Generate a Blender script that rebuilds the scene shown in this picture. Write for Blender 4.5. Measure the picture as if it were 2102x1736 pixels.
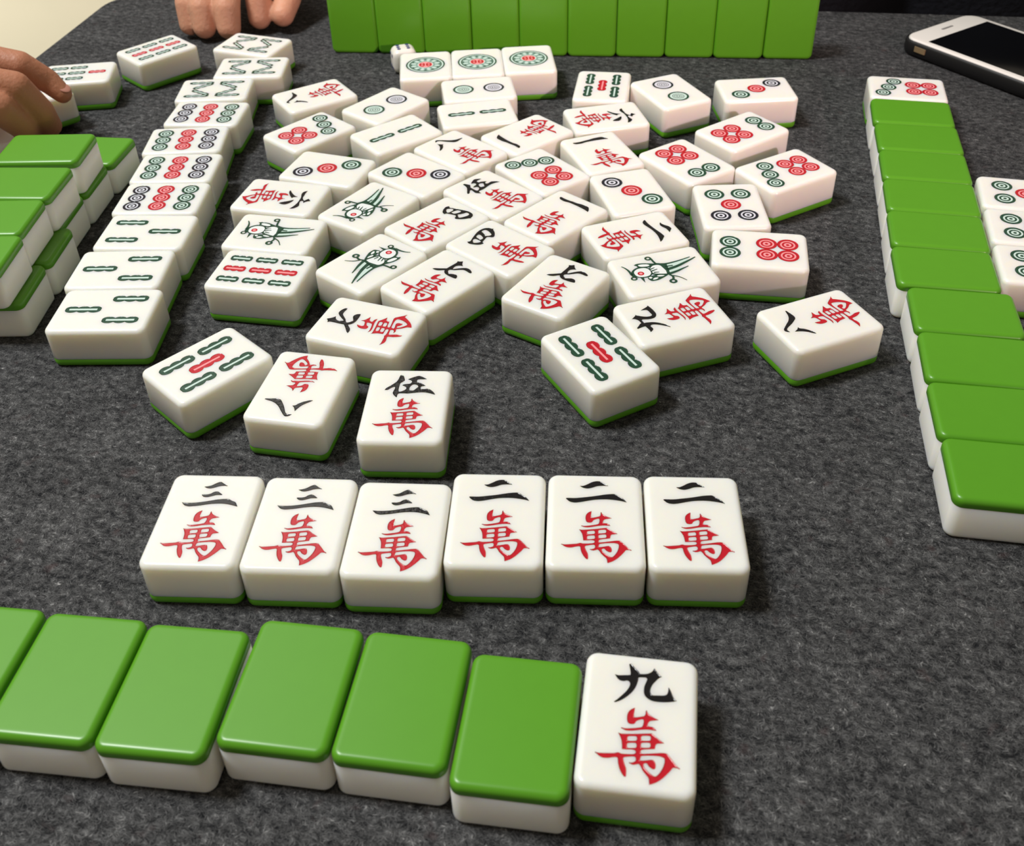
import bpy, bmesh, math, random, json
from mathutils import Vector, Matrix
from mathutils.geometry import tessellate_polygon

random.seed(7)
for o in list(bpy.data.objects): bpy.data.objects.remove(o, do_unlink=True)
SC = bpy.context.scene
COL = SC.collection
R = math.radians

# ------------------------------------------------------------------ camera
CAM_H = 0.26981
cam_d = bpy.data.cameras.new('camera'); cam = bpy.data.objects.new('camera', cam_d); COL.objects.link(cam)
PIT, ROL = 0.660433, -0.029371
fw = Vector((0, math.cos(PIT), -math.sin(PIT))); up = Vector((0, math.sin(PIT), math.cos(PIT))); rt = Vector((1, 0, 0))
rx = math.cos(ROL)*rt + math.sin(ROL)*up
ux = -math.sin(ROL)*rt + math.cos(ROL)*up
m = Matrix.Identity(4)
for i in range(3):
    m[i][0], m[i][1], m[i][2] = rx[i], ux[i], -fw[i]
m[2][3] = CAM_H
cam.matrix_world = m
cam_d.sensor_fit = 'HORIZONTAL'; cam_d.sensor_width = 36.0; cam_d.lens = 2175.70/2102*36.0; cam_d.shift_y = -(868-740)/2102
cam_d.clip_start = 0.01; cam_d.clip_end = 30
cam_d.dof.use_dof = True; cam_d.dof.focus_distance = 0.42; cam_d.dof.aperture_fstop = 26
SC.camera = cam

# ------------------------------------------------------------------ world, lights, exposure
SC.view_settings.view_transform = 'Standard'; SC.view_settings.look = 'None'
SC.view_settings.exposure = 0.0; SC.view_settings.gamma = 1.0
w = bpy.data.worlds.new('world'); SC.world = w; w.use_nodes = True
bg = w.node_tree.nodes['Background']
bg.inputs[0].default_value = (1.0, 0.87, 0.68, 1); bg.inputs[1].default_value = 0.26

def area(name, loc, target, sx, sy, power, color, spread=180):
    l = bpy.data.lights.new(name, 'AREA'); l.shape = 'RECTANGLE'; l.size = sx; l.size_y = sy
    l.energy = power; l.color = color; l.spread = R(spread)
    o = bpy.data.objects.new(name, l); COL.objects.link(o); o.location = loc
    o.rotation_euler = (Vector(target) - Vector(loc)).to_track_quat('-Z', 'Y').to_euler()
    return o
# ceiling lamp over the table, towards the players' left
area('ceiling_light', (-0.90, 0.42, 1.75), (0.0, 0.42, 0), 0.38, 0.38, 34.0, (0.985, 1.0, 0.985))
# lit stretch of ceiling beyond the far corner of the table
area('ceiling_glow', (-1.1, 1.7, 1.75), (-1.1, 1.7, 0), 1.6, 1.6, 13.0, (1.0, 0.97, 0.90))
# fill light added overhead to brighten the pale floor beyond the table
area('floor_fill_light', (-1.9, 3.1, 1.75), (-1.9, 3.1, 0), 0.7, 0.7, 10.0, (1.0, 0.97, 0.90), 80)
# low pinkish lamp standing behind the photographer
sp = bpy.data.lights.new('floor_lamp_light', 'SPOT'); sp.energy = 85; sp.color = (1.0, 0.66, 0.66)
sp.spot_size = R(24); sp.spot_blend = 1.0; sp.shadow_soft_size = 0.018
spo = bpy.data.objects.new('floor_lamp_light', sp); COL.objects.link(spo)
spo.location = (0.62, -0.75, 0.56); spo.rotation_euler = (Vector((0.13, 0.62, 0.17)) - spo.location).to_track_quat('-Z', 'Y').to_euler()

# ------------------------------------------------------------------ materials
def lin(r, g, b):
    f = lambda c: (c/255/12.92) if c/255 <= 0.04045 else ((c/255+0.055)/1.055)**2.4
    return (f(r), f(g), f(b), 1)
def mat(name, col, rough=0.5, spec=0.5, sss=0, rad=(1, .8, .6), scale=.004, coat=0, noise=0, nscale=400, bump=0, bscale=900, metal=0):
    M = bpy.data.materials.new(name); M.use_nodes = True
    nt = M.node_tree; b = nt.nodes['Principled BSDF']
    b.inputs['Base Color'].default_value = col; b.inputs['Roughness'].default_value = rough
    b.inputs['Specular IOR Level'].default_value = spec; b.inputs['Metallic'].default_value = metal
    if sss:
        b.inputs['Subsurface Weight'].default_value = sss; b.inputs['Subsurface Radius'].default_value = rad
        b.inputs['Subsurface Scale'].default_value = scale
    if coat: b.inputs['Coat Weight'].default_value = coat; b.inputs['Coat Roughness'].default_value = .08
    if noise or bump:
        tc = nt.nodes.new('ShaderNodeTexCoord')
    if noise:
        n = nt.nodes.new('ShaderNodeTexNoise'); n.inputs['Scale'].default_value = nscale; n.inputs['Detail'].default_value = 3
        nt.links.new(tc.outputs['Object'], n.inputs['Vector'])
        mx = nt.nodes.new('ShaderNodeMix'); mx.data_type = 'RGBA'
        mx.inputs[6].default_value = tuple(c*(1-noise) for c in col[:3]) + (1,)
        mx.inputs[7].default_value = tuple(min(1, c*(1+noise)) for c in col[:3]) + (1,)
        nt.links.new(n.outputs['Fac'], mx.inputs[0]); nt.links.new(mx.outputs[2], b.inputs['Base Color'])
    if bump:
        n2 = nt.nodes.new('ShaderNodeTexNoise'); n2.inputs['Scale'].default_value = bscale; n2.inputs['Detail'].default_value = 4
        nt.links.new(tc.outputs['Object'], n2.inputs['Vector'])
        bp = nt.nodes.new('ShaderNodeBump'); bp.inputs['Strength'].default_value = 1; bp.inputs['Distance'].default_value = bump
        nt.links.new(n2.outputs['Fac'], bp.inputs['Height']); nt.links.new(bp.outputs['Normal'], b.inputs['Normal'])
    return M
IVORY = mat('ivory_melamine', lin(240, 238, 231), .24, .5, sss=.8, rad=(1, .80, .45), scale=.006, noise=.015, nscale=120)
GREEN = mat('green_melamine', lin(86, 152, 28), .33, .5, noise=.03, nscale=150)
INK = dict(k=mat('black_paint', lin(14, 13, 18), .16, .6, bump=.00012, bscale=700),
           r=mat('red_paint', lin(190, 22, 40), .2, .5, bump=.0001, bscale=700),
           g=mat('green_paint', lin(34, 72, 54), .2, .5, bump=.0001, bscale=700),
           b=mat('blue_black_paint', lin(29, 30, 43), .18, .5, bump=.0001, bscale=700),
           pr=mat('pale_red_paint', lin(240, 150, 155), .3),
           pg=mat('pale_green_paint', lin(200, 222, 214), .3),
           pb=mat('pale_blue_paint', lin(214, 215, 225), .3),
           w=mat('white_paint', lin(232, 236, 236), .3),
           mg=mat('grey_green_paint', lin(120, 152, 142), .3))
INKI = list(INK)

def felt():
    M = bpy.data.materials.new('grey_felt'); M.use_nodes = True
    nt = M.node_tree; b = nt.nodes['Principled BSDF']; L = nt.links; N = nt.nodes.new
    b.inputs['Roughness'].default_value = .95; b.inputs['Specular IOR Level'].default_value = .1
    tc = N('ShaderNodeTexCoord')
    def math_(op, x, y):
        m_ = N('ShaderNodeMath'); m_.operation = op
        for i, v in enumerate((x, y)):
            if isinstance(v, (int, float)): m_.inputs[i].default_value = v
            else: L.new(v, m_.inputs[i])
        return m_.outputs[0]
    wn = N('ShaderNodeTexNoise'); wn.inputs['Scale'].default_value = 260; wn.inputs['Detail'].default_value = 2
    L.new(tc.outputs['Object'], wn.inputs['Vector'])
    sub = N('ShaderNodeVectorMath'); sub.operation = 'SUBTRACT'; sub.inputs[1].default_value = (.5, .5, .5)
    L.new(wn.outputs['Color'], sub.inputs[0])
    sc = N('ShaderNodeVectorMath'); sc.operation = 'SCALE'; sc.inputs['Scale'].default_value = .0042
    L.new(sub.outputs[0], sc.inputs[0])
    ad = N('ShaderNodeVectorMath'); ad.operation = 'ADD'
    L.new(tc.outputs['Object'], ad.inputs[0]); L.new(sc.outputs[0], ad.inputs[1])
    prev = None
    for k, (ang, s) in enumerate(((5, 1), (48, 1.2), (95, .9), (140, 1.1), (170, 1.4))):
        mp = N('ShaderNodeMapping'); mp.vector_type = 'TEXTURE'
        mp.inputs['Rotation'].default_value = (0, 0, R(ang)); mp.inputs['Scale'].default_value = (.0030/s, .00032/s, .001); mp.inputs['Location'].default_value = (k*.31, k*.17, 0)
        L.new(ad.outputs[0], mp.inputs['Vector'])
        n = N('ShaderNodeTexNoise'); n.inputs['Scale'].default_value = 1; n.inputs['Detail'].default_value = 1.5
        L.new(mp.outputs[0], n.inputs['Vector'])
        prev = n.outputs['Fac'] if prev is None else math_('MAXIMUM', prev, n.outputs['Fac'])
    # matted clumps and darker pits between them
    mp = N('ShaderNodeMapping'); mp.vector_type = 'TEXTURE'; mp.inputs['Scale'].default_value = (.0042, .0030, .003); mp.inputs['Rotation'].default_value = (0, 0, R(-12))
    L.new(tc.outputs['Object'], mp.inputs['Vector'])
    pit = N('ShaderNodeTexNoise'); pit.inputs['Scale'].default_value = 1; pit.inputs['Detail'].default_value = 5; pit.inputs['Roughness'].default_value = .62
    L.new(mp.outputs[0], pit.inputs['Vector'])
    big = N('ShaderNodeTexNoise'); big.inputs['Scale'].default_value = 45; big.inputs['Detail'].default_value = 3
    L.new(tc.outputs['Object'], big.inputs['Vector'])
    su = math_('ADD', prev, math_('MULTIPLY', math_('SUBTRACT', pit.outputs['Fac'], .5), .52))
    su = math_('ADD', su, math_('MULTIPLY', math_('SUBTRACT', big.outputs['Fac'], .5), .14))
    rp = N('ShaderNodeValToRGB'); e = rp.color_ramp.elements
    e[0].position = .47; e[0].color = lin(27, 28, 31); e[1].position = .92; e[1].color = lin(188, 187, 186)
    e2 = e.new(.60); e2.color = lin(70, 70, 71)
    e3 = e.new(.74); e3.color = lin(105, 105, 106)
    L.new(su, rp.inputs[0])
    rn = N('ShaderNodeTexNoise'); rn.inputs['Scale'].default_value = 130; L.new(tc.outputs['Object'], rn.inputs['Vector'])
    rr = N('ShaderNodeMapRange'); rr.inputs[1].default_value = .64; rr.inputs[2].default_value = .78; rr.inputs[4].default_value = .4
    L.new(rn.outputs['Fac'], rr.inputs[0])
    mx = N('ShaderNodeMix'); mx.data_type = 'RGBA'; mx.inputs[7].default_value = lin(84, 64, 64)
    L.new(rr.outputs[0], mx.inputs[0]); L.new(rp.outputs[0], mx.inputs[6]); L.new(mx.outputs[2], b.inputs['Base Color'])
    bp = N('ShaderNodeBump'); bp.inputs['Distance'].default_value = .0010; bp.inputs['Strength'].default_value = .9
    L.new(su, bp.inputs['Height']); L.new(bp.outputs['Normal'], b.inputs['Normal'])
    return M
FELT = felt()
SKIN2 = mat('pale_skin', lin(205, 152, 124), .5, .35, sss=.25, rad=(1, .35, .2), scale=.004, noise=.12, nscale=90, bump=.0004, bscale=500)
SKIN = mat('skin', lin(180, 122, 94), .5, .35, sss=.25, rad=(1, .35, .2), scale=.004, noise=.12, nscale=90, bump=.0004, bscale=500)
NAIL = mat('fingernail', lin(188, 132, 116), .3, .5)
NAVY = mat('dark_cloth', lin(26, 26, 32), .9, .1, noise=.25, nscale=60, bump=.002, bscale=200)
FLOORM = mat('beige_floor_tile', lin(232, 225, 200), .45, .4, noise=.04, nscale=4)
BLACKR = mat('black_rubber', lin(20, 20, 21), .45, .4)
SCREEN = mat('screen_glass', lin(7, 8, 10), .12, .5)
WHITEP = mat('white_glass', lin(232, 228, 222), .15, .5)
SILVER = mat('silver_metal', lin(190, 190, 188), .3, .5, metal=.8)
GREYM = mat('grey_slot', lin(120, 118, 116), .5)
BRASS = mat('gold_metal', lin(190, 165, 125), .35, .5, metal=.7)
BONE = mat('white_plastic', lin(235, 230, 222), .25, .5, sss=.3)
PIP = mat('dark_blue_paint', lin(45, 45, 110), .3)
WOOD = mat('table_wood', lin(120, 84, 56), .5, .4, noise=.2, nscale=14)
TEAL = mat('teal_plastic', lin(96, 140, 142), .5)

# ------------------------------------------------------------------ helpers
def link(name, me, parent=None, mats=()):
    o = bpy.data.objects.new(name, me); COL.objects.link(o)
    for M in mats:
        if M.name not in [q.name for q in me.materials if q]: me.materials.append(M)
    if parent: o.parent = parent
    return o
def tag(o, label, cat, group=None, kind='thing'):
    o['label'] = label; o['category'] = cat; o['kind'] = kind
    if group: o['group'] = group
    return o
def rrect(hx, hy, r, n):
    pts = []
    for cx, cy, a0 in ((hx-r, hy-r, 0), (-hx+r, hy-r, 90), (-hx+r, -hy+r, 180), (hx-r, -hy+r, 270)):
        for k in range(n+1):
            t = R(a0 + 90*k/n); pts.append((cx + r*math.cos(t), cy + r*math.sin(t)))
    return pts
def rings_mesh(name, prof, hx, hy, rc, n=7, sharp=None):
    """prof: list of (inset, z) from bottom to top; rounded rectangle sections, capped at both ends"""
    bm = bmesh.new(); rows = []
    for ins, z in prof:
        rows.append([bm.verts.new((x, y, z)) for x, y in rrect(hx-ins, hy-ins, max(rc-ins, .0003), n)])
    k = len(rows[0])
    for a, b in zip(rows, rows[1:]):
        for i in range(k):
            bm.faces.new((a[i], a[(i+1) % k], b[(i+1) % k], b[i]))
    bm.faces.new(rows[-1]); bm.faces.new(list(reversed(rows[0])))
    for f in bm.faces: f.smooth = True
    me = bpy.data.meshes.new(name); bm.to_mesh(me); bm.free()
    me.set_sharp_from_angle(angle=R(50))
    return me
def arc(r, a0, a1, n, zc, sgn):
    return [(r - r*math.cos(R(a0 + (a1-a0)*k/n)), zc + sgn*r*math.sin(R(a0 + (a1-a0)*k/n))) for k in range(n+1)]

# ------------------------------------------------------------------ tile meshes
TW, TL, TH, TG = .0313, .042, .01833, .0039
RF, RB, RCN = .0019, .0020, .0034
prof_b = [(RB+.0006, 0.0)] + [(RB - RB*math.sin(R(a)), RB - RB*math.cos(R(a))) for a in (0, 15, 30, 45, 60, 75, 90)] + [(0, RB+.0001), (0, TG-.0002), (.00012, TG)]
prof_f = [(.00012, TG), (0, TG+.0002), (0, TH-RF-.0001)] + [(RF - RF*math.cos(R(a)), TH-RF + RF*math.sin(R(a))) for a in (0, 15, 30, 45, 60, 75, 90)] + [(RF+.0006, TH)]
ME_BACK = rings_mesh('tile_back', prof_b, TW/2, TL/2, RCN); ME_BACK.materials.append(GREEN)
ME_BODY = rings_mesh('tile_body', prof_f, TW/2, TL/2, RCN); ME_BODY.materials.append(IVORY)

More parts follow.
